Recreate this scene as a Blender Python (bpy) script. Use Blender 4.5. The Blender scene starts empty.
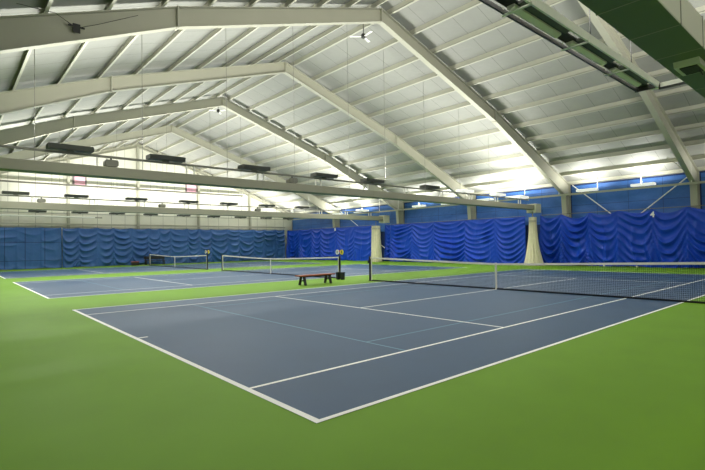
import bpy, bmesh, math, random
from mathutils import Vector, Matrix, noise
random.seed(7)
C = bpy.context.scene.collection
PI = math.pi

# ------------------------------------------------------------------ helpers
ORD = ['first', 'second', 'third', 'fourth', 'fifth', 'sixth', 'seventh', 'eighth', 'ninth', 'tenth',
       'eleventh', 'twelfth', 'thirteenth', 'fourteenth', 'fifteenth']


class MB:
    """collects simple shapes into one mesh"""
    def __init__(self):
        self.bm = bmesh.new()

    def box(self, x0, x1, y0, y1, z0, z1):
        P = [(x0, y0, z0), (x1, y0, z0), (x1, y1, z0), (x0, y1, z0), (x0, y0, z1), (x1, y0, z1), (x1, y1, z1), (x0, y1, z1)]
        v = [self.bm.verts.new(p) for p in P]
        for f in ((3, 2, 1, 0), (4, 5, 6, 7), (0, 1, 5, 4), (1, 2, 6, 5), (2, 3, 7, 6), (3, 0, 4, 7)):
            self.bm.faces.new([v[i] for i in f])
        return self

    def quad(self, a, b, c, d):
        self.bm.faces.new([self.bm.verts.new(p) for p in (a, b, c, d)])
        return self

    def prism(self, pts, axis, a0, a1):
        """extrude a 2-D polygon along axis ('y': pts are x,z; 'x': pts are y,z; 'z': pts are x,y)"""
        def mk(p, a):
            return {'y': (p[0], a, p[1]), 'x': (a, p[0], p[1]), 'z': (p[0], p[1], a)}[axis]
        A = [self.bm.verts.new(mk(p, a0)) for p in pts]
        B = [self.bm.verts.new(mk(p, a1)) for p in pts]
        n = len(pts)
        self.bm.faces.new(A); self.bm.faces.new(list(reversed(B)))
        for i in range(n):
            self.bm.faces.new([A[i], B[i], B[(i + 1) % n], A[(i + 1) % n]])
        return self

    def tube(self, pts, r, n=8, cap=True):
        pts = [Vector(p) for p in pts]
        rings = []
        for i, p in enumerate(pts):
            d = (pts[min(i + 1, len(pts) - 1)] - pts[max(i - 1, 0)]).normalized()
            ref = Vector((0, 0, 1)) if abs(d.z) < .9 else Vector((1, 0, 0))
            a = d.cross(ref).normalized(); b = d.cross(a)
            rr = r[i] if isinstance(r, (list, tuple)) else r
            rings.append([self.bm.verts.new(p + (a * math.cos(2 * PI * k / n) + b * math.sin(2 * PI * k / n)) * rr) for k in range(n)])
        for A, B in zip(rings, rings[1:]):
            for k in range(n):
                self.bm.faces.new([A[k], A[(k + 1) % n], B[(k + 1) % n], B[k]])
        if cap:
            self.bm.faces.new(rings[0]); self.bm.faces.new(list(reversed(rings[-1])))
        return self

    def grid(self, fn, nu, nv):
        V = [[self.bm.verts.new(fn(i / nu, j / nv)) for j in range(nv + 1)] for i in range(nu + 1)]
        for i in range(nu):
            for j in range(nv):
                self.bm.faces.new([V[i][j], V[i + 1][j], V[i + 1][j + 1], V[i][j + 1]])
        return self

    def build(self, name, mat, parent=None, smooth=False, bevel=0):
        bmesh.ops.recalc_face_normals(self.bm, faces=self.bm.faces)
        me = bpy.data.meshes.new(name)
        self.bm.to_mesh(me); self.bm.free()
        me.materials.append(mat)
        if smooth:
            for p in me.polygons: p.use_smooth = True
        o = bpy.data.objects.new(name, me); C.objects.link(o)
        if parent: o.parent = parent
        if bevel:
            m = o.modifiers.new('bevel', 'BEVEL'); m.width = bevel; m.segments = 2; m.limit_method = 'ANGLE'
        return o


def tag(o, label=None, cat=None, group=None, kind=None):
    if label: o['label'] = label
    if cat: o['category'] = cat
    if group: o['group'] = group
    if kind: o['kind'] = kind
    return o


def empty(name, loc, label, cat, group=None, rz=0):
    o = bpy.data.objects.new(name, None); C.objects.link(o)
    o.empty_display_size = .1
    o.location = loc; o.rotation_euler = (0, 0, rz)
    return tag(o, label, cat, group)


def dup(root, loc, label, group=None):
    r = root.copy(); C.objects.link(r); r.location = loc; r['label'] = label
    if group: r['group'] = group
    for ch in list(root.children):
        c = ch.copy(); C.objects.link(c); c.parent = r
        for g in list(ch.children):
            d = g.copy(); C.objects.link(d); d.parent = c
    return r


# ------------------------------------------------------------------ materials
def srgb(r, g, b):
    f = lambda c: (c / 255) / 12.92 if c / 255 <= .04045 else ((c / 255 + .055) / 1.055) ** 2.4
    return (f(r), f(g), f(b), 1)


def mat(name, col, rough=.6, metal=0, var=.0, scale=3, bump=0, bscale=20, spec=.5, emit=None):
    m = bpy.data.materials.new(name); m.use_nodes = True
    nt = m.node_tree; n = nt.nodes; L = nt.links
    b = n['Principled BSDF']
    b.inputs['Base Color'].default_value = col
    b.inputs['Roughness'].default_value = rough
    b.inputs['Metallic'].default_value = metal
    b.inputs['Specular IOR Level'].default_value = spec
    tc = n.new('ShaderNodeTexCoord')
    if var:
        ns = n.new('ShaderNodeTexNoise'); ns.inputs['Scale'].default_value = scale; ns.inputs['Detail'].default_value = 5
        L.new(tc.outputs['Object'], ns.inputs['Vector'])
        mx = n.new('ShaderNodeMix'); mx.data_type = 'RGBA'
        mx.inputs[6].default_value = tuple(c * (1 - var) for c in col[:3]) + (1,)
        mx.inputs[7].default_value = tuple(min(1, c * (1 + var)) for c in col[:3]) + (1,)
        L.new(ns.outputs['Fac'], mx.inputs[0]); L.new(mx.outputs[2], b.inputs['Base Color'])
    if bump:
        n2 = n.new('ShaderNodeTexNoise'); n2.inputs['Scale'].default_value = bscale
        L.new(tc.outputs['Object'], n2.inputs['Vector'])
        bp = n.new('ShaderNodeBump'); bp.inputs['Strength'].default_value = bump; bp.inputs['Distance'].default_value = .05
        L.new(n2.outputs['Fac'], bp.inputs['Height']); L.new(bp.outputs['Normal'], b.inputs['Normal'])
    if emit:
        b.inputs['Emission Color'].default_value = emit[0]; b.inputs['Emission Strength'].default_value = emit[1]
    return m


def line_mask(nt, sock, period, width, offset=0.0):
    """1 inside thin lines repeating along one coordinate"""
    n = nt.nodes; L = nt.links
    def M(op, a, b):
        x = n.new('ShaderNodeMath'); x.operation = op
        for i, s in enumerate((a, b)):
            if s is None: continue
            if isinstance(s, (int, float)): x.inputs[i].default_value = s
            else: L.new(s, x.inputs[i])
        return x.outputs[0]
    t = M('ADD', sock, offset + 1000 * period)
    t = M('MODULO', t, period)
    return M('LESS_THAN', t, width)


def panel_mat(name, col, line_col, lines, rough=.7, var=.08, scale=2, bump=.3, bscale=4, spec=.3):
    """a sheet with seams: lines = [(axis, period, width, offset), ...]"""
    m = mat(name, col, rough, var=var, scale=scale, bump=bump, bscale=bscale, spec=spec)
    nt = m.node_tree; n = nt.nodes; L = nt.links; b = n['Principled BSDF']
    tc = next(x for x in n if x.type == 'TEX_COORD')
    sp = n.new('ShaderNodeSeparateXYZ'); L.new(tc.outputs['Object'], sp.inputs[0])
    src = b.inputs['Base Color'].links[0].from_socket
    for ax, per, w, off in lines:
        f = line_mask(nt, sp.outputs[ax], per, w, off)
        mx = n.new('ShaderNodeMix'); mx.data_type = 'RGBA'
        L.new(f, mx.inputs[0]); L.new(src, mx.inputs[6]); mx.inputs[7].default_value = line_col
        src = mx.outputs[2]
    L.new(src, b.inputs['Base Color'])
    return m


M = {}
M['green'] = mat('green_acrylic', srgb(106, 150, 22), .6, var=.10, scale=1.2, bump=.04, bscale=140, spec=.2)
M['blue'] = mat('blue_acrylic', srgb(33, 70, 104), .5, var=.12, scale=1.6, bump=.04, bscale=140, spec=.45)
M['line'] = mat('white_line_paint', srgb(252, 252, 246), .6, var=.01, scale=8)
M['junior'] = mat('pale_blue_line_paint', srgb(104, 152, 172), .6, var=.05, scale=8)
M['ceil'] = panel_mat('ceiling_insulation', srgb(147, 147, 140), srgb(112, 112, 106), [('Y', 1.25, .022, 0)], .6, .07, 1.1, .55, 2.2)
M['steel'] = mat('cream_painted_steel', srgb(174, 172, 154), .5, var=.05, scale=1.5)
M['purlin'] = mat('cream_purlin_paint', srgb(182, 180, 163), .55, var=.06, scale=2)
M['wall'] = panel_mat('white_wall_panel', srgb(222, 220, 204), srgb(150, 148, 132), [('X', 1.22, .03, .3)], .6, .05, 1.5, .2, 3)
M['wallr'] = panel_mat('side_wall_panel', srgb(40, 60, 110), srgb(30, 45, 90), [('Y', 1.22, .03, .3)], .7, .05, 1.5, .2, 3)
M['girt'] = mat('grey_girt_paint', srgb(96, 94, 84), .6, var=.05)
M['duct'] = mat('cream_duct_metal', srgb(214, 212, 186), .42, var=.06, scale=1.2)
M['dimmed_duct'] = mat('dimmed_cream_duct_metal', srgb(152, 150, 130), .5, var=.06, scale=1.2)  # same cream duct, darkened in colour against the light of the added spots
M['under'] = mat('duct_underside_bounce_tint', srgb(96, 108, 80), .5, var=.06)  # green floor bounce and shade put into the underside colour
M['seam'] = mat('duct_seam', srgb(150, 148, 128), .5, var=.05)
M['dark'] = mat('dark_metal', srgb(46, 46, 44), .5, var=.1)
M['darkgrey'] = mat('dark_grey_metal', srgb(84, 84, 78), .5, var=.1)
M['rail'] = mat('grey_rail_metal', srgb(120, 120, 108), .5, var=.08)
M['white'] = mat('white_enamel', srgb(236, 236, 226), .45, var=.03)
M['luminaire'] = mat('white_glowing_luminaire', srgb(236, 236, 226), .45, emit=((1, 1, .95, 1), .45))
M['cable'] = mat('cable_steel', srgb(130, 130, 122), .5, var=.1)
M['tube'] = mat('lamp_tube', srgb(240, 255, 240), .4, emit=((1, 1, .92, 1), 2.0))
M['curtain'] = mat('vivid_blue_vinyl', srgb(14, 64, 176), .42, var=.10, scale=1.5, bump=.12, bscale=6, spec=.3)
M['endcurtain'] = panel_mat('dull_blue_vinyl', srgb(50, 90, 148), srgb(30, 60, 106), [('Z', 1.56, .03, .86)], .5, .14, 1.2, .15, 5, .4)
M['flatcurtain'] = panel_mat('dull_blue_vinyl_flat', srgb(52, 92, 146), srgb(26, 54, 96), [('Z', 1.56, .04, .86), ('X', 1.42, .05, .3)], .55, .14, 1.2, .4, 3, .35)
M['tarp'] = panel_mat('navy_wall_tarp', srgb(58, 108, 184), srgb(36, 72, 130), [('Z', 1.05, .03, .1), ('Y', 1.9, .03, .4)], .5, .25, 1.1, .9, 2.2, .45)
M['bundle'] = mat('cream_netting', srgb(206, 200, 168), .8, var=.12, scale=5)
M['net'] = mat('black_netting', srgb(22, 24, 26), .8, var=.05)
M['band'] = mat('white_net_tape', srgb(232, 228, 216), .7, var=.04)
M['black'] = mat('black_paint', srgb(20, 20, 22), .45, var=.1)
M['wood'] = mat('red_brown_wood', srgb(150, 72, 34), .45, var=.25, scale=9)
M['pink'] = mat('pink_board', srgb(246, 186, 204), .7, var=.03)
M['frame'] = mat('grey_frame', srgb(128, 116, 116), .6, var=.05)
M['yellow'] = mat('yellow_plastic', srgb(236, 214, 44), .45, var=.05)
M['orange'] = mat('orange_plastic', srgb(226, 110, 50), .45, var=.05)
M['ball'] = mat('pale_ball_felt', srgb(228, 232, 190), .8, var=.05)

# ------------------------------------------------------------------ measures (metres)
CW, CL, NX = 10.97, 23.77, 11.885          # doubles width, length, net line
COURTS = [0.0, 14.94, 30.2]                # y of each court's near sideline
X0, XW = -6.4, 30.3                        # side walls
Y0, YE = -9.0, 45.6                        # hall ends
FRAMES = [3.6, 10.96, 18.65, 26.6, 36.2]


def prof(x):                               # top of the rafters
    o = abs(x - NX)
    return 12.05 - o * (2.89 / 9) if o < 9 else 9.16 - (o - 9) * (3.59 / 9.3)


PH = .22                                   # purlin height; the ceiling sheet lies on the purlins

# ------------------------------------------------------------------ the setting
b = MB(); b.quad((-9, Y0, 0), (XW, Y0, 0), (XW, YE, 0), (-9, YE, 0))
tag(b.build('floor', M['green']), kind='structure')

b = MB()
xs = [X0, NX - 9, NX, NX + 9, XW]
for a, c in zip(xs, xs[1:]):
    za, zc = prof(a) + PH, prof(c) + PH
    b.quad((a, Y0, za), (c, Y0, zc), (c, YE + .2, zc), (a, YE + .2, za))
tag(b.build('ceiling', M['ceil']), kind='structure')

b = MB(); b.prism([(X0, 0), (XW, 0), (XW, prof(XW) + PH), (NX + 9, prof(NX + 9) + PH), (NX, prof(NX) + PH), (NX - 9, prof(NX - 9) + PH), (X0, prof(X0) + PH)], 'y', YE, YE + .15)
tag(b.build('wall_end', M['wall']), kind='structure')
b = MB(); b.box(XW, XW + .15, Y0, YE, 0, prof(XW) + PH)
tag(b.build('wall_right', M['wallr']), kind='structure')
b = MB(); b.box(X0 - .15, X0, -1.5, YE, 0, prof(X0) + PH)
tag(b.build('wall_left', M['wallr']), kind='structure')

# ------------------------------------------------------------------ tennis courts (painted on the floor)
names = ['nearest blue court with white lines, filling the foreground',
         'middle blue court with white lines, behind the wooden bench',
         'farthest blue court with white lines, along the end wall curtains']
for k, y0 in enumerate(COURTS):
    r = empty('tennis_court', (0, y0, 0), names[k], 'tennis court')
    b = MB(); b.quad((0, 0, .003), (CL, 0, .003), (CL, CW, .003), (0, CW, .003)); b.build('court_surface', M['blue'], r)
    z = .006
    def strip(n, x0, x1, ya, yb, m=M['line'], zz=z):
        q = MB(); q.quad((x0, ya, zz), (x1, ya, zz), (x1, yb, zz), (x0, yb, zz)); return q.build(n, m, r)
    strip('baseline', 0, .075, 0, CW); strip('baseline', CL - .075, CL, 0, CW)
    strip('doubles_sideline', .075, CL - .075, 0, .06); strip('doubles_sideline', .075, CL - .075, CW - .06, CW)
    strip('singles_sideline', .075, CL - .075, 1.345, 1.40); strip('singles_sideline', .075, CL - .075, CW - 1.40, CW - 1.345)
    strip('service_line', 5.46, 5.515, 1.40, CW - 1.40); strip('service_line', CL - 5.515, CL - 5.46, 1.40, CW - 1.40)
    strip('center_service_line', 5.515, CL - 5.515, CW / 2 - .027, CW / 2 + .027)
    strip('center_mark', .075, .24, CW / 2 - .03, CW / 2 + .03); strip('center_mark', CL - .24, CL - .075, CW / 2 - .03, CW / 2 + .03)
    J = M['junior']
    for a in (2.72, CL - 2.75): tag(strip('junior_baseline', a, a + .03, 1.40, CW - 1.40, J, .0045), 'thin pale blue line')
    for a in (2.285, CW - 2.285): tag(strip('junior_sideline', 2.75, CL - 2.75, a - .015, a + .015, J, .0045), 'thin pale blue line')

# ------------------------------------------------------------------ steel roof frames
def depth(o):
    return .60 + .05 * o / 9 if o < 9 else .65 + (o - 9) * (.42 / 8.6)

def ibeam(mb, y, pts_top, pts_bot, w=.13, t=.03):
    """I-section in the x-z plane between two polylines"""
    for i in range(len(pts_top) - 1):
        (xa, za), (xb, zb) = pts_top[i], pts_top[i + 1]
        (xc, zc), (xd, zd) = pts_bot[i], pts_bot[i + 1]
        mb.prism([(xa, za - t), (xb, zb - t), (xd, zd + t), (xc, zc + t)], 'y', y - .012, y + .012)
        mb.prism([(xa, za), (xb, zb), (xb, zb - t), (xa, za - t)], 'y', y - w, y + w)
        mb.prism([(xc, zc), (xd, zd), (xd, zd + t), (xc, zc + t)], 'y', y - w, y + w)

fl = ['nearest sloping cream steel frame at upper right, rising behind the long strip light',
      'big cream steel roof frame spanning the whole top of the picture',
      'second full cream steel roof frame, peak left of the picture middle',
      'third full cream steel roof frame, behind two larger ones',
      'farthest free-standing cream steel roof frame before the end wall']
for k, y in enumerate(FRAMES):
    r = empty('roof_frame', (NX, y, 0), fl[k], 'roof beam', 'sloping steel roof frames')
    for s in (-1, 1):
        os_ = [0, 3, 6, 9, 11, 13, 15, 17.45]
        top = [(s * o, prof(NX + o)) for o in os_]; bot = [(s * o, prof(NX + o) - depth(o)) for o in os_]
        mb = MB(); ibeam(mb, 0, top, bot); mb.build('rafter', M['steel'], r)
        # bolted joints
        for o in (9,):
            p = MB(); p.box(s * o - .025, s * o + .025, -.14, .14, prof(NX + o) - depth(o) - .03, prof(NX + o) + .02); p.build('splice_plate', M['purlin'], r)
        # tapering column, haunch on top
        if s > 0:
            mb = MB(); zt = prof(NX + 17.45)
            ci, co = 17.45, 18.3
            mb.prism([(ci, zt - 1.06), (co, zt - 1.06), (co, prof(NX + co)), (ci, zt)], 'y', -.012, .012)
            mb.prism([(ci, zt), (co, prof(NX + co)), (co, prof(NX + co) - .03), (ci, zt - .03)], 'y', -.13, .13)
            mb.prism([(co - .03, 0), (co, 0), (co, prof(NX + co)), (co - .03, prof(NX + co))], 'y', -.13, .13)
            mb.prism([(ci + .4, 0), (co - .03, 0), (co - .03, zt - 1.06), (ci + .03, zt - 1.06)], 'y', -.012, .012)
            mb.prism([(ci + .37, 0), (ci + .4, 0), (ci + .03, zt - 1.06), (ci, zt - 1.06)], 'y', -.16, .16)
            mb.prism([(ci, zt - 1.09), (co, zt - 1.09), (co, zt - 1.06), (ci, zt - 1.06)], 'y', -.13, .13)
            mb.build('column', M['steel'], r)
            # flange brace from the haunch up to a purlin
            p = MB(); p.tube([(ci - 1.1, .1, prof(NX + ci - 1.1) - .9), (ci - 1.0, .95, prof(NX + ci - 1.0) + .05)], .022); p.build('flange_brace', M['steel'], r)
    p = MB(); p.box(-.02, .02, -.14, .14, prof(NX) - .63, prof(NX) + .01); p.build('ridge_plate', M['purlin'], r)

# ------------------------------------------------------------------ purlins
offs = [.45 + 1.5 * i for i in range(12)] + [18.25]
for s, side in ((1, 'right'), (-1, 'left')):
    for i, o in enumerate(offs):
        x = NX + s * o
        if s < 0 and o > 17: continue
        z0 = prof(x)
        sl = -s * (2.89 / 9 if o < 9 else 3.59 / 9.3)
        mb = MB()
        f = .075
        # Z-section: web, bottom flange, top flange
        mb.prism([(-.012, 0), (.012, 0), (.012, PH), (-.012, PH)], 'y', Y0, YE)
        mb.prism([(-.012, 0), (s * f, sl * s * f), (s * f, sl * s * f + .02), (-.012, .02)] if s > 0 else [(s * f, sl * s * f), (.012, 0), (.012, .02), (s * f, sl * s * f + .02)], 'y', Y0, YE)
        q = mb.build('roof_purlin', M['purlin'])
        q.location = (x, 0, z0)
        lab = ('pale eave purlin along the top of the tarps on the right wall' if o == offs[-1] else
               'long pale roof purlin on the %s slope, %s down from the ridge' % (side, ORD[i]))
        tag(q, lab, 'roof purlin', 'purlins under the %s roof slope' % side)

# ------------------------------------------------------------------ end wall steel
for i, (x, w) in enumerate(((5.86, 'left of the first pink board'), (NX, 'under the roof peak'), (18.1, 'beside the second pink board'), (24.3, 'in the right half of the end wall'))):
    mb = MB(); zt = prof(x) - .2; y = YE - .14
    mb.box(-.10, .10, -.14, -.11, 0, zt); mb.box(-.012, .012, -.11, .11, 0, zt); mb.box(-.10, .10, .11, .135, 0, zt)
    q = mb.build('wall_column', M['steel']); q.location = (x, y, 0)
    tag(q, 'thin cream column on the white end wall, ' + w, 'column', 'end wall columns')
for z, x0, x1, n in ((7.50, -4.0, 23.3, 'upper grey girt running across the white end wall'), (3.92, -6.2, 29.0, 'cream girt just above the end wall curtains')):
    mb = MB(); mb.box(x0, x1, 0, .08, 0, .14); mb.box(x0, x1, -.05, 0, .11, .14)
    q = mb.build('wall_girt', M['girt'] if z > 7 else M['purlin']); q.location = (0, YE - .37, z - .07); tag(q, n, 'wall beam', 'end wall girts')
mb = MB()
for s in (-1, 1):
    os_ = [0, 9, 18]
    ibeam(mb, 0, [(s * o, prof(NX + o)) for o in os_], [(s * o, prof(NX + o) - .32) for o in os_], w=.09)
q = mb.build('end_wall_rafter', M['steel']); q.location = (NX, YE - .12, 0)
tag(q, 'slim cream rafter following the roof line on the end wall', 'roof beam')
for x0, x1, n in ((6.2, 7.35, 'pink square board with grey frame, left one on the end wall'), (16.7, 18.02, 'pink square board with grey frame, right one on the end wall')):
    r = empty('pink_board', (x0, YE - .01, 7.58), n, 'wall board', 'pink boards on the end wall')
    w = x1 - x0
    b = MB(); b.box(.16, w - .12, -.045, -.02, .06, .9); b.build('panel', M['pink'], r)
    b = MB()
    b.box(0, .16, -.05, 0, 0, .96); b.box(w - .12, w, -.05, 0, 0, .96); b.box(.16, w - .12, -.05, 0, 0, .06); b.box(.16, w - .12, -.05, 0, .9, .96); b.box(.16, w - .12, -.02, 0, .06, .9)
    b.build('frame', M['frame'], r)

# ------------------------------------------------------------------ wall tarps above the right wall curtains
edges = [Y0 + 4] + FRAMES + [YE - .1]
tl = ['behind the near frame, at the right edge of the picture', 'above the curtain numbered 4', 'beyond the second column, above the middle curtain', 'between the third and fourth columns', 'between the two farthest columns', 'in the far right corner of the hall']
for i, (a, c) in enumerate(zip(edges, edges[1:])):
    a += .2; c -= .2
    def tf(u, v, a=a, c=c):
        y = a + (c - a) * u; z = 2.9 + v * (prof(XW) - .06 - 2.9)
        return (XW - .06 - .035 * (.5 + .5 * math.sin(y * 3.1 + math.sin(z * 2.3) * 1.4)) - .03 * abs(math.sin(z * 3 + y * .35)), y, z)
    o = MB().grid(tf, int((c - a) / .12), 24).build('wall_tarp', M['tarp'], smooth=True)
    tag(o, 'navy blue wall tarp ' + tl[i], 'wall tarp', 'tarps on the right wall')

# ------------------------------------------------------------------ hanging curtains
def drape(n, y0, y1, H, axis, base, cell, lam, amp, sag, mat_, sign, pleat=.10, seed=1, scallop=.10, power=1.4, vert=.05):
    """swagged sheet between hooks; runs along y (axis 'y', x = base) or along x (axis 'x', y = base)"""
    rnd = random.Random(seed)
    hooks = [y0]
    while hooks[-1] < y1 - cell * 1.25: hooks.append(hooks[-1] + cell * rnd.uniform(.72, 1.28))
    hooks.append(y1)
    ph = [rnd.uniform(0, 1) for _ in hooks]; am = [rnd.uniform(.55, 1.2) for _ in hooks]; sg = [rnd.uniform(.7, 1.3) for _ in hooks]; sk = [rnd.uniform(-.22, .22) for _ in hooks]
    def f(u, v):
        s = y0 + (y1 - y0) * u
        i = 0
        while i < len(hooks) - 2 and s > hooks[i + 1]: i += 1
        t = (s - hooks[i]) / (hooks[i + 1] - hooks[i])
        t = min(1, max(0, t + sk[i] * t * (1 - t) * 2.5))
        a = 4 * t * (1 - t)
        d = (1 - v) * H                                       # distance below the top
        w1 = noise.noise((s * .55 + seed * 7.1, d * .6, 0.3)); w2 = noise.noise((s * .9 + seed * 3.7, d * .7, 9.3))
        p = (d + sag * sg[i] * (1 - a) ** 1.3 * (.35 + .65 * (1 - v))) / lam + ph[i] + .7 * w1
        fold = (1 - abs(math.sin(PI * p))) ** power
        mask = min(1, max(.12, .62 + 1.5 * w2))
        env = (.15 + .85 * a ** .6) * min(1, d / .25) * (.6 + .4 * (1 - v)) * mask
        out = am[i] * amp * fold * env + am[i] * pleat * (1 - a) ** 3 * (.35 + .65 * (1 - v)) + .05 * a * math.sin(PI * v)
        out += vert * (1 - abs(math.sin(s * 3.3 + 1.6 * w1 + i))) ** 1.5 * (1 - v) ** .7 * (1 - mask * .6)
        z = .02 + (H - .02) * v - scallop * a * v ** 6 * sg[i] + .04 * (1 - v) * math.sin(s * 2.1)
        z = max(z, .012)
        return (base + sign * out, s, z) if axis == 'y' else (s, base + sign * out, z)
    return MB().grid(f, int((y1 - y0) / .06), 80).build('sheet', mat_, smooth=True)

CX = 29.30
def curtain(label, y0, y1, H, **k):
    r = empty('backdrop_curtain', (CX, (y0 + y1) / 2, 0), label, 'curtain')
    o = drape('sheet', y0, y1, H, 'y', CX, sign=-1, mat_=M['curtain'], **k)
    o.parent = r; o.matrix_parent_inverse = Matrix.Translation(-Vector(r.location))
    q = MB(); q.tube([(0.03, y0 - (y0 + y1) / 2, H + .01), (0.03, y1 - (y0 + y1) / 2, H + .01)], .022); q.build('curtain_cable', M['rail'], r)
    return r
ca = curtain('vivid blue draped curtain on the right wall, numbered 4', .6, 12.55, 3.52, cell=1.5, lam=.62, amp=.46, sag=1.9, pleat=.34, seed=5, scallop=.28, vert=.34, power=1.2)
cb = curtain('vivid blue draped curtain on the right wall, between the two bundled nets', 13.75, 28.1, 3.52, cell=2.6, lam=.42, amp=.36, sag=1.15, pleat=.16, seed=11, scallop=.04, vert=.14, power=1.3)
cc = curtain('vivid blue draped curtain on the right wall, in the far corner', 29.75, YE - .5, 3.56, cell=2.3, lam=.55, amp=.27, sag=1.0, pleat=.2, seed=23, scallop=.05, vert=.16)

def text_mesh(name, s, size, m, parent, loc, rot, ext=.002):
    cu = bpy.data.curves.new(name, 'FONT'); cu.body = s; cu.size = size; cu.extrude = ext; cu.offset = size * .03; cu.align_x = 'CENTER'; cu.align_y = 'CENTER'
    t = bpy.data.objects.new(name + '_source', cu); C.objects.link(t)
    dg = bpy.context.evaluated_depsgraph_get()
    me = bpy.data.meshes.new_from_object(t.evaluated_get(dg))
    C.objects.unlink(t); bpy.data.objects.remove(t)
    me.name = name; me.materials.clear(); me.materials.append(m)
    o = bpy.data.objects.new(name, me); C.objects.link(o); o.parent = parent; o.location = loc; o.rotation_euler = rot
    return o
FACE = (PI / 2, 0, -PI / 2)                 # upright lettering facing -x
def on_curtain(r, y, z, x): return (x - CX, y - r.location.y, z)
tag(text_mesh('court_number', '4', .46, M['white'], ca, on_curtain(ca, 5.52, 3.14, CX - .44), FACE), 'white number 4')
q = MB(); q.box(-.004, .004, -.11, .11, -.14, .14); o = q.build('white_tag', M['white'], cc); o.location = on_curtain(cc, 35.5, 3.34, CX - .26)

r = empty('backdrop_curtain', (0, YE - .55, 0), 'dull blue swagged curtain along the white end wall', 'curtain')
o = drape('sheet', 5.3, 28.75, 3.6, 'x', 0, sign=-1, mat_=M['endcurtain'], cell=1.5, lam=.62, amp=.32, sag=.62, pleat=.18, seed=3, scallop=.05, power=1.3); o.parent = r
q = MB(); q.tube([(5.3, .03, 3.62), (28.75, .03, 3.62)], .022); q.build('curtain_cable', M['rail'], r)
r = empty('backdrop_curtain', (0, YE - .5, 0), 'flatter dull blue curtain with square seams, left end of the end wall', 'curtain')
o = drape('sheet', -6.0, 5.25, 3.6, 'x', 0, sign=-1, mat_=M['flatcurtain'], cell=1.42, lam=.8, amp=.12, sag=.4, pleat=.09, seed=9, scallop=.03); o.parent = r
q = MB(); q.tube([(-6.0, .03, 3.62), (5.25, .03, 3.62)], .022); q.build('curtain_cable', M['rail'], r)

# bundled divider nets
def bundle(y, rt, rb, label, x=28.2, H=3.5, flare=2.2):
    r = empty('bundled_net', (x, y, 0), label, 'gathered net', 'gathered divider nets')
    n = 72
    def f(u, v):
        a = 2 * PI * u; w = (1 - v)
        rad = rt + (rb - rt) * w ** flare
        rad *= 1 + .10 * math.sin(13 * a + 2 * v) * (.4 + w) + .05 * math.sin(29 * a + 1)
        return (rad * math.cos(a) * .8, rad * math.sin(a), .015 + v * (H - .2))
    MB().grid(f, n, 24).build('netting', M['bundle'], r, smooth=True)
    q = MB(); q.tube([(0, 0, H - .52), (0, 0, H - .40)], rt * 1.06, 20); q.build('tie_band', M['steel'], r)
    q = MB(); q.tube([(0, 0, H - .2), (0, 0, H + .22)], .04); q.build('hook_pole', M['rail'], r)
bundle(12.62, .25, .62, 'cream divider net gathered into a flared bundle, at the curtain gap below the duct end', H=3.55)
bundle(28.3, .44, .52, 'cream divider net gathered into a straight thick bundle, at the farther curtain gap', x=28.2, H=3.6, flare=1.2)

# wall bracing rods
for (a, c, l) in (((10.6, 5.5), (4.6, .25), 'white bracing rod slanting down toward the picture right, above the curtain numbered 4'),
                  ((3.95, 5.32), (10.3, .25), 'white bracing rod slanting down from the near column, right of the number 4'),
                  ((35.8, 5.4), (27.2, .25), 'white bracing rod above the far corner curtain')):
    q = MB(); q.tube([(0, a[0], a[1]), (0, c[0], c[1])], .035); o = q.build('brace_rod', M['white']); o.location = (29.98, 0, 0)
    tag(o, l, 'brace', 'wall bracing rods')

# ------------------------------------------------------------------ air ducts with light rails
def air_duct(y, x0, x1, z0, z1, label, vents=(), endbox=True):
    dm = M['duct'] if y < 0 else M['dimmed_duct']
    r = empty('air_duct', (0, y, z0), label, 'air duct', 'long air ducts')
    h = z1 - z0
    b = MB(); b.box(x0, x1, -.25, .25, 0, h); b.build('duct_body', dm, r, bevel=.012)
    b = MB(); b.box(x0, x1, -.245, .245, -.004, .0); tag(b.build('bounce_shade_sheet', M['under'], r), 'underside with green bounce and shade in its colour')  # thin sheet added to carry the painted bounce and shade
    x = x0 + .9; n = 0
    while x < x1 and n < 60:
        b = MB(); b.box(x, x + .018, -.256, .256, -.006, h + .006); b.build('duct_seam', M['seam'], r); x += .92 if y < 0 and x < 8 else 3.05; n += 1
    if endbox:
        b = MB(); b.box(x1, x1 + .75, -.36, .36, -.22, h + .1); b.build('end_box', M['duct'], r, bevel=.02)
    for vx in vents:
        b = MB(); b.prism([(vx, 0), (vx + .50, 0), (vx + .46, -.075), (vx + .04, -.075)], 'y', -.15, .13); v = b.build('vent', M['duct'], r)
        b = MB(); b.box(vx + .08, vx + .42, -.11, .08, -.085, -.075)
        g = b.build('grille', M['dark'], v)
        b = MB()
        for k in range(6): b.box(vx + .10 + k * .055, vx + .112 + k * .055, -.11, .08, -.091, -.084)
        b.build('louvre', M['darkgrey'], v)
        b = MB(); b.tube([(vx + .30, -.09, -.085), (vx + .32, -.12, -.16)], .008); b.build('lever', M['dark'], v)
    return r
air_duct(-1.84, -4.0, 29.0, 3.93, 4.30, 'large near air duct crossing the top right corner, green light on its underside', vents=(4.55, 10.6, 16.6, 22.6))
D1, D2 = 13.0, 28.1
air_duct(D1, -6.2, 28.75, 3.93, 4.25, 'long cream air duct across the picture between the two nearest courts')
air_duct(D2, -6.2, 28.75, 3.92, 4.31, 'farther cream air duct, below the long one, between the two far courts')

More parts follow.
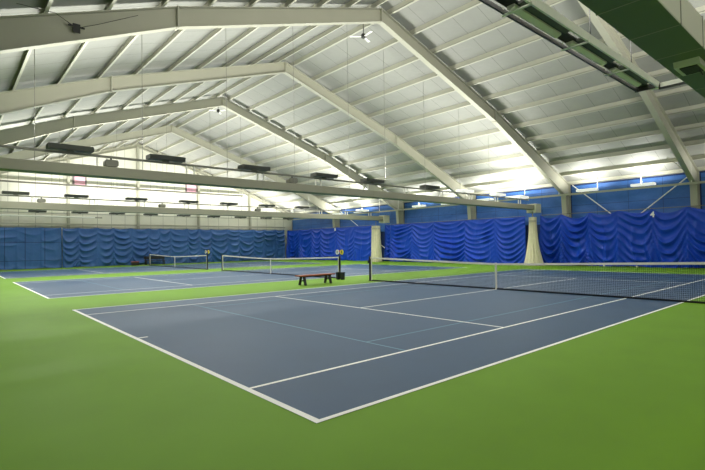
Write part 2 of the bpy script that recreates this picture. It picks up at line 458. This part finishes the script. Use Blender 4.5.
def light_rail(y, z, zd, xs0, xs1, label, step=2.9, start=-1.8):
    r = empty('light_rail', (0, y, zd), label, 'rail', 'rails above the ducts')
    b = MB(); b.box(xs0, xs1, -.04, .04, z - zd - .035, z - zd + .035); b.build('rail', M['rail'], r)
    x = start
    while x < xs1:
        for dx in (0, .28):
            b = MB(); b.box(x + dx - .02, x + dx + .02, -.03, .03, 0, z - zd - .035); b.build('post', M['white'], r)
        x += step
light_rail(D1 + .1, 4.62, 4.25, -6.2, 28.6, 'grey rail on posts above the nearer long duct')
light_rail(D2 + .1, 4.66, 4.31, -6.2, 28.6, 'grey rail on posts above the farther long duct')

def area(loc, sx, sy, e, col=(1, 1, .95)):
    l = bpy.data.lights.new('uplight', 'AREA'); l.shape = 'RECTANGLE'; l.size = sx; l.size_y = sy; l.energy = e; l.color = col
    o = bpy.data.objects.new('uplight', l); C.objects.link(o); o.location = loc; o.rotation_euler = (PI, 0, 0)   # shines up
    return o

E0 = 175.0
def make_fixture(housing, bottom):
    r = empty('light_fixture', (0, 0, 0), 'x', 'light')
    L, W = .60, .19
    b = MB(); b.prism([(-W, 0), (W, 0), (W + .05, .14), (W + .03, .14), (W - .02, .02), (-W + .02, .02), (-W - .03, .14), (-W - .05, .14)], 'x', -L, L)
    b.box(-L - .012, -L, -W - .04, W + .04, 0, .14); b.box(L, L + .012, -W - .04, W + .04, 0, .14)
    b.build('housing', housing, r)
    for yy in (-.08, .08):
        b = MB(); b.tube([(-L + .04, yy, .075), (L - .04, yy, .075)], .022, 8); b.build('lamp_tube', M['tube'], r)
    b = MB(); b.box(-.10, .10, -.05, .05, -.05, 0); b.build('mount', bottom, r)
    return r
fx = None
def put_fixture(x, y, z, label, group, kind='dark', e=E0, rz=0):
    global fx, fw
    if kind == 'dark':
        if fx is None: fx = make_fixture(M['darkgrey'], M['rail']); o = fx  # backlit look of the row lights put into a dark grey housing colour
        else: o = dup(fx, (0, 0, 0), '')
    else:
        if fw is None: fw = make_fixture(M['luminaire'], M['white']); o = fw
        else: o = dup(fw, (0, 0, 0), '')
    o.location = (x, y, z); o.rotation_euler = (0, 0, rz); o['label'] = label; o['group'] = group
    a = area((x, y, z + .16), 1.3, .34, e)
    a.rotation_euler = (PI, 0, rz)
    return o
fw = None
r1 = [.35, 3.27, 6.75, 10.3, 13.3, 17.7, 21.0, 24.6, 27.6]
for i, x in enumerate(r1):
    put_fixture(x, D1 + .1, 4.70, 'light fixture on the rail above the nearer long duct, %s from the left' % ORD[i], 'lights on the nearer duct rail', 'dark' if x < 20 else 'white')
r2 = [.36, 3.3, 6.7, 10.1, 13.1, 16.3, 19.6, 23.0, 26.4]
for i, x in enumerate(r2):
    put_fixture(x, D2 + .1, 4.74, 'small light fixture on the rail above the farther duct, %s from the left' % ORD[i], 'lights on the farther duct rail', 'dark' if x < 20 else 'white', e=E0 * 1.3)
r3 = [3.2, 6.3, 9.3, 12.3, 15.5, 18.7, 21.8, 25.0, 28.0]
for i, x in enumerate(r3):
    o = put_fixture(x, 43.0, 4.80, 'tiny light fixture hung before the end wall, %s from the left' % ORD[i], 'lights before the end wall', 'dark', e=E0 * 1.15)
# hanging rail of the end wall lights
r = empty('light_rail', (0, 43.0, 4.8), 'thin rail holding the row of lights before the end wall', 'rail')
b = MB(); b.box(.5, 28.7, -.02, .02, -.085, -.05); b.build('rail', M['rail'], r)
for i in range(8):
    x = 1.2 + 3.9 * i
    b = MB(); b.tube([(x, 0, -.05), (x, 0, prof(x) + PH - 4.82)], .012, 6); b.build('hanger', M['cable'], r)

# cables holding the ducts
for yy, zd, nm in ((D1 - .12, 4.25, 'nearer'), (D2 - .12, 4.31, 'farther')):
    for i, x in enumerate([-.6, 2.42, 5.48, 8.55, 11.6, 14.0, 17.05, 20.2, 23.3]):
        q = MB(); q.tube([(0, 0, 0), (0, 0, prof(x) + PH - zd)], .010, 6); o = q.build('hanging_cable', M['cable']); o.location = (x, yy, zd)
        tag(o, 'thin cable from the roof to the %s long duct, %s from the left' % (nm, ORD[i]), 'cable', 'cables above the %s duct' % nm)

# grey boxes hanging under the rails
for x, y, z, l in ((1.5, D1 + .1, 4.62, 'left grey speaker box hanging under the nearer rail'), (8.55, D1 + .1, 4.62, 'right grey speaker box hanging under the nearer rail'),
                   (1.55, D2 + .1, 4.66, 'leftmost small grey speaker box under the farther rail'), (8.3, D2 + .1, 4.66, 'middle small grey speaker box under the farther rail'), (15.5, D2 + .1, 4.66, 'rightmost small grey speaker box under the farther rail')):
    r = empty('speaker_box', (x, y, z - .035), l, 'speaker', 'speaker boxes under the rails')
    b = MB(); b.prism([(-.17, -.07), (-.2, -.13), (-.2, -.24), (-.14, -.29), (.14, -.29), (.2, -.24), (.2, -.13), (.17, -.07)], 'y', -.16, .16); b.build('cabinet', M['rail'], r, bevel=.01)
    b = MB(); b.box(-.12, .12, -.13, .13, -.305, -.29); b.build('grille', M['dark'], r)
    b = MB(); b.tube([(0, 0, -.07), (0, 0, 0)], .03); b.build('bracket', M['dark'], r)

# ------------------------------------------------------------------ the near strip light with its cross straps
def strip_light(y, z, x0, x1, label):
    r = empty('strip_light', (0, y, z), label, 'light', 'long strip lights beside the near duct')
    W = .17
    for s, nm in ((-1, 'near'), (1, 'far')):
        b = MB(); b.prism([(s * W, 0), (s * (W + .03), 0), (s * (W + .06), .10), (s * (W + .04), .10)], 'x', x0, x1)
        b.build('side_reflector', M['white'] if s < 0 else M['dark'], r)
    b = MB(); b.box(x0 - .02, x0, -W - .06, W + .06, 0, .11); b.box(x1, x1 + .02, -W - .06, W + .06, 0, .11); b.build('end_cap', M['dark'], r)
    b = MB(); b.box(x0, x1, -.015, W, .10, .115); b.build('lamp_tray', M['dark'], r)
    x = x1 - 1.62
    k = 0
    while x > x0:
        b = MB(); b.box(x - .02, x + .02, -W - .03, W + .03, -.02, .0); b.box(x - .02, x + .02, -W - .05, -W - .03, -.02, .12); b.box(x - .02, x + .02, W + .03, W + .05, -.02, .12); b.build('strap', M['white'], r)
        b = MB(); b.tube([(x, -W - .06, .10), (x, -W - .06, prof(x) + PH - z)], .008, 6); b.build('hanging_rod', M['dark'], r)
        x -= 1.79; k += 1
    x = x1 - .25
    while x > x0 + 1.4:
        b = MB(); b.prism([(.03, .06), (.10, .03), (.14, .05), (.14, .09), (.03, .09)], 'x', x - 1.38, x); b.build('lamp_reflector', M['white'], r)
        b = MB(); b.prism([(-.12, .07), (-.03, .05), (-.01, .09), (-.12, .10)], 'x', x - 1.38, x); b.build('ballast_box', M['darkgrey'], r)
        x -= 1.79
    xx = x1 - .78
    while xx > x0 + .6:
        area((xx, y, z + .125), 1.2, .30, E0 * 1.05); xx -= 1.79
    return r
s0 = strip_light(-.30, 4.75, .6, 8.40, 'long strip light with dark underside and cross straps, hanging at upper right before the duct')
b = MB(); b.box(8.42, 8.52, -1.0, -.05, .0, .09); b.build('cross_arm', M['white'], s0)
b = MB(); b.box(8.42, 8.46, -1.02, -.2, -.04, .0); b.build('cross_arm', M['dark'], s0)
strip_light(-3.05, 4.75, 3.5, 17.5, 'dark strip light behind the near duct, in the top right corner')

# ------------------------------------------------------------------ rail and lights along the right wall
WR = 29.0
r = empty('wall_light_rail', (WR, 16, 4.80), 'long white rail with hangers running along above the right wall curtains', 'rail')
b = MB(); b.box(-.05, .05, -14.0, 28.5, -.06, .06); b.build('rail', M['steel'], r)
k = 0; y = -12.4
while y < 28:
    b = MB(); b.tube([(0, y, .05), (0, y, prof(WR) + PH - 4.80)], .02, 6); b.build('hanger', M['white'], r); y += 2.5
wl = [(1.2, 'added out of view to light the near frame'), (6.0, 'right of the number 4'), (9.25, 'left of the number 4'), (14.4, 'just beyond the nearer duct end'), (16.9, 'above the middle curtain, second beyond the duct end'), (20.4, 'before the third column'), (23.6, 'between the third and fourth columns'), (31.5, 'above the far corner curtain'), (35.0, 'at the farthest column')]  # the first is an added, unseen light that brightens the near frame
for yy, l in wl:
    put_fixture(WR, yy, 4.91, 'white wall light on the long rail, ' + l, 'lights on the right wall rail', 'white', e=E0 * .55, rz=PI / 2)

# white pipe under the farther duct, at left
r = empty('white_pipe', (0, YE - .7, 4.6), 'slim white pipe before the end wall at the left edge', 'pipe')
b = MB(); b.tube([(.8, 0, 0), (7.9, 0, -.04)], .07, 10); b.build('pipe', M['white'], r)
b = MB(); b.tube([(7.9, 0, -.04), (8.5, 0, -.04)], .05, 10); b.build('pipe_end', M['rail'], r)
for x in (1.6, 4.6, 7.4):
    b = MB(); b.box(x - .03, x + .03, -.02, .68, -.05, .0); b.build('bracket', M['rail'], r)

# ------------------------------------------------------------------ ceiling fans at the ridge, clamp on the big beam
def fan(y, label, rz):
    r = empty('ceiling_fan', (NX, y, prof(NX) + PH - .02), label, 'ceiling fan', 'ridge fans', rz)
    b = MB(); b.tube([(0, 0, 0), (0, 0, -.95)], .02); b.build('rod', M['darkgrey'], r)
    b = MB(); b.tube([(0, 0, -.90), (0, 0, -.96), (0, 0, -1.1), (0, 0, -1.14)], [.05, .11, .11, .05], 14); b.build('motor_hub', M['dark'], r)
    for k in range(3):
        b = MB(); a = 2 * PI * k / 3; c, s = math.cos(a), math.sin(a)
        P = [(.1, -.04), (.62, -.07), (.64, .06), (.1, .04)]
        b.prism([(p[0] * c - p[1] * s, p[0] * s + p[1] * c) for p in P], 'z', -1.06, -1.045); b.build('blade', M['white'], r)
fan(12.06, 'small ceiling fan hanging under the ridge behind the biggest roof frame', .4)
fan(27.2, 'small ceiling fan hanging under the ridge behind the third roof frame', .9)
r = empty('cable_clamp', (.1, 10.82, 7.62), 'small dark clamp with two slanting rods on the big left rafter', 'clamp')
b = MB(); b.box(-.09, .09, -.04, .0, -.12, .12); b.box(-.2, .2, -.03, .0, .02, .07); b.build('clamp_body', M['dark'], r, bevel=.008)
for sx, n in ((-1, 1.35), (1, 1.5)):
    b = MB(); b.tube([(sx * .12, -.03, .06), (sx * .5, -.12, .22), (sx * n, -.3, .42 + .30 * sx)], .008, 6); b.build('rod', M['dark'], r)

# ------------------------------------------------------------------ nets
def net(y0, label, crank_near=True):
    r = empty('tennis_net', (NX, y0 + CW / 2, 0), label, 'tennis net', 'tennis nets')
    hw = CW / 2 + .914
    top = lambda y: .914 + (1.07 - .914) * (abs(y) / hw) ** 1.15
    bm_ = MB(); sp = .048; t = .0024
    n = int(hw / sp)
    for i in range(-n, n + 1):
        y = i * sp
        bm_.quad((0, y - t, .02), (0, y + t, .02), (0, y + t, top(y)), (0, y - t, top(y)))
    segs = 28
    for j in range(1, 20):
        f = j / 20
        for k in range(segs):
            ya, yb = -hw + 2 * hw * k / segs, -hw + 2 * hw * (k + 1) / segs
            za, zb = .03 + f * (top(ya) - .03), .03 + f * (top(yb) - .03)
            bm_.quad((0, ya, za - t), (0, yb, zb - t), (0, yb, zb + t), (0, ya, za + t))
    bm_.build('netting', M['net'], r)
    hb = MB(); dk = MB()
    for k in range(segs):
        ya, yb = -hw + 2 * hw * k / segs, -hw + 2 * hw * (k + 1) / segs
        hb.prism([(ya, top(ya) - .065), (yb, top(yb) - .065), (yb, top(yb)), (ya, top(ya))], 'x', -.012, .012)
        dk.prism([(ya, .0), (yb, .0), (yb, .055), (ya, .055)], 'x', -.012, .012)
    hb.build('headband', M['band'], r); dk.build('bottom_hem', M['black'], r)
    b = MB(); b.box(-.018, .018, -.027, .027, 0, .93); b.build('center_strap', M['band'], r)
    for s in (-1, 1):
        b = MB(); b.box(-.014, .014, s * (hw - .10) - .02, s * (hw - .10) + .02, .03, 1.03); b.build('side_tape', M['band'], r)
        b = MB(); b.tube([(0, s * hw, 0), (0, s * hw, 1.09)], .045, 14); b.tube([(0, s * hw, 1.09), (0, s * hw, 1.11)], [.05, .03], 14); b.tube([(0, s * hw, 0), (0, s * hw, .02)], .08, 14); p = b.build('post', M['black'], r)
        if s > 0 or not crank_near:
            b = MB(); b.box(-.05, .05, s * hw + .04 * s - .03, s * hw + .04 * s + .03, .80, .92); b.tube([(0, s * hw + s * .07, .86), (0, s * hw + s * .14, .86), (0.0, s * hw + s * .14, .78)], .014); b.build('winder', M['black'], p)
    return r
net(COURTS[0], 'nearest tennis net, with white headband reaching the right picture edge')
net(COURTS[1], 'middle tennis net, with its post just behind the wooden bench')
net(COURTS[2], 'farthest tennis net, before the end wall curtains')

# score keepers on two posts
def score(y, label, w):
    r = empty('scorekeeper', (NX, y, 1.11), label, 'scorekeeper', 'scorekeepers on the net posts')
    b = MB(); b.tube([(0, 0, 0), (0, 0, .07)], .014); b.box(-.012, .012, -w - .02, w + .02, .06, .085); b.build('cross_bar', M['black'], r)
    for s, nm, m in ((1, 'white_disc', M['white']), (-1, 'yellow_disc', M['yellow'])):
        b = MB(); b.tube([(-.012, s * w, .18), (.012, s * w, .18)], .125, 24); d = b.build(nm, m, r)
        text_mesh('numeral', '0', .17, M['dark'], d, (-.016, s * w, .18), FACE)
    b = MB(); b.box(-.014, .014, -.04, .04, .2, .27); b.build('orange_marker', M['orange'], r)
score(COURTS[1] - .914, 'white and yellow score discs on the net post by the bench', .17)
score(COURTS[2] - .914, 'white and yellow score discs on the farthest net post', .24)

# ------------------------------------------------------------------ wooden bench and small things on the floor
r = empty('wooden_bench', (9.22, 12.42, 0), 'red-brown wooden bench with black trestle legs on the green strip', 'bench', rz=.03)
L = .93
for k, yy in enumerate((-.105, .105)):
    b = MB(); b.box(-L, L, yy - .10, yy + .10, .37, .415); b.build('seat_plank', M['wood'], r, bevel=.008)
for x in (-.68, .68):
    for s in (-1, 1):
        b = MB(); b.prism([(s * .10 - .035, .37), (s * .10 + .035, .37), (s * .20 + .035, 0), (s * .20 - .035, 0)], 'x', x - .045, x + .045); b.build('leg', M['black'], r)
    b = MB(); b.box(x - .03, x + .03, -.19, .19, .33, .37); b.box(x - .02, x + .02, -.15, .15, .16, .21); b.build('leg_brace', M['black'], r)
b = MB(); b.box(-.66, .66, -.02, .02, .32, .36); b.build('stretcher', M['black'], r)

for x, dy, l in ((11.50, -1.25, 'small black bin standing at the foot of the post by the bench'), (11.55, -1.52, 'second black bin by the post beside the bench, on the right of the other')):
    r = empty('bin', (x, COURTS[1] + dy, 0), l, 'bin', 'bins by the net post')
    b = MB(); b.prism([(-.07, 0), (.07, 0), (.085, .33), (-.085, .33)], 'y', -.07, .07); b.build('bin_body', M['black'], r, bevel=.008)
    b = MB(); b.box(-.095, .095, -.08, .08, .33, .355); b.build('rim', M['dark'], r)

r = empty('park_bench', (13.05, 44.15, 0), 'long dark bench against the end wall, behind the farthest net', 'bench')
b = MB(); b.box(-1.0, 1.0, -.22, .2, .40, .45); b.build('seat', M['black'], r)
b = MB(); b.box(-1.0, 1.0, .2, .25, .55, .85); b.build('backrest', M['black'], r)
for x in (-.85, .85):
    b = MB(); b.box(x - .04, x + .04, -.2, -.14, 0, .40); b.box(x - .04, x + .04, .2, .25, 0, .85); b.box(x - .04, x + .04, -.14, .2, .34, .40); b.build('leg_frame', M['black'], r)
r = empty('equipment_box', (11.2, 44.2, 0), 'small dark box on the floor by the end wall, left of the dark bench', 'box')
b = MB(); b.box(-.3, .3, -.2, .2, .0, .32); b.build('box_body', M['black'], r, bevel=.02)
b = MB(); b.box(-.32, .32, -.22, .22, .32, .38); b.build('lid', M['wood'], r)

for (x, y, l) in ((29.0, 8.2, 'left pale ball lying at the foot of the right wall curtain'), (29.0, 6.35, 'right pale ball lying at the foot of the right wall curtain')):
    bm2 = bmesh.new(); bmesh.ops.create_uvsphere(bm2, u_segments=16, v_segments=10, radius=.06)
    me = bpy.data.meshes.new('tennis_ball'); bm2.to_mesh(me); bm2.free(); me.materials.append(M['ball'])
    for p in me.polygons: p.use_smooth = True
    o = bpy.data.objects.new('tennis_ball', me); C.objects.link(o); o.location = (x - .35, y, .06); tag(o, l, 'ball', 'balls by the curtain')

# fill spots added under the roof to brighten the floor, no fittings
for y, e in ((.5, 100), (3.2, 120), (7.3, 200), (10.6, 230), (14.8, 400), (18.2, 420), (22.6, 500), (27.0, 500), (31.4, 500), (35.6, 400), (41.0, 330)):
    for x in (0.5, 7.5, 15.5, 22.5):
        l = bpy.data.lights.new('floor_fill_spot', 'SPOT'); l.energy = e * (.6 if x < 4 and y < 12 else 1); l.spot_size = 2.65; l.spot_blend = .6; l.shadow_soft_size = 0; l.color = (1, 1, .97)
        o = bpy.data.objects.new('floor_fill_spot', l); C.objects.link(o); o.location = (x + .7 * math.sin(y * 5 + x), y, prof(x) - 1.2)

# ------------------------------------------------------------------ light of the open hall side, camera
w = bpy.data.worlds.new('hall_light'); bpy.context.scene.world = w; w.use_nodes = True
bg = w.node_tree.nodes['Background']; bg.inputs['Color'].default_value = (1, 1, 1, 1); bg.inputs['Strength'].default_value = .30

yaw, pitch, roll, F = 8.521e-01, 2.16e-02, -1.6e-02, 464.93
f = Vector((math.cos(yaw) * math.cos(pitch), math.sin(yaw) * math.cos(pitch), math.sin(pitch)))
rt = Vector((math.sin(yaw), -math.cos(yaw), 0)); up = rt.cross(f)
c, s = math.cos(roll), math.sin(roll)
R_, U_ = c * rt + s * up, -s * rt + c * up
cd = bpy.data.cameras.new('camera'); cam = bpy.data.objects.new('camera', cd); C.objects.link(cam)
cd.sensor_width = 36; cd.lens = F * 36 / 705; cd.clip_end = 300; cd.clip_start = .05
mw = Matrix.Identity(4)
for i, col in enumerate((R_, U_, -f)):
    for j in range(3): mw[j][i] = col[j]
mw.translation = Vector((-2.552, -3.4566, 1.6271))
cam.matrix_world = mw
sc = bpy.context.scene
sc.camera = cam
sc.view_settings.view_transform = 'Standard'
sc.view_settings.look = 'None'
sc.view_settings.exposure = .42
sc.cycles.max_bounces = 8
sc.cycles.diffuse_bounces = 6
sc.cycles.use_denoising = True
sc.cycles.sample_clamp_indirect = 4
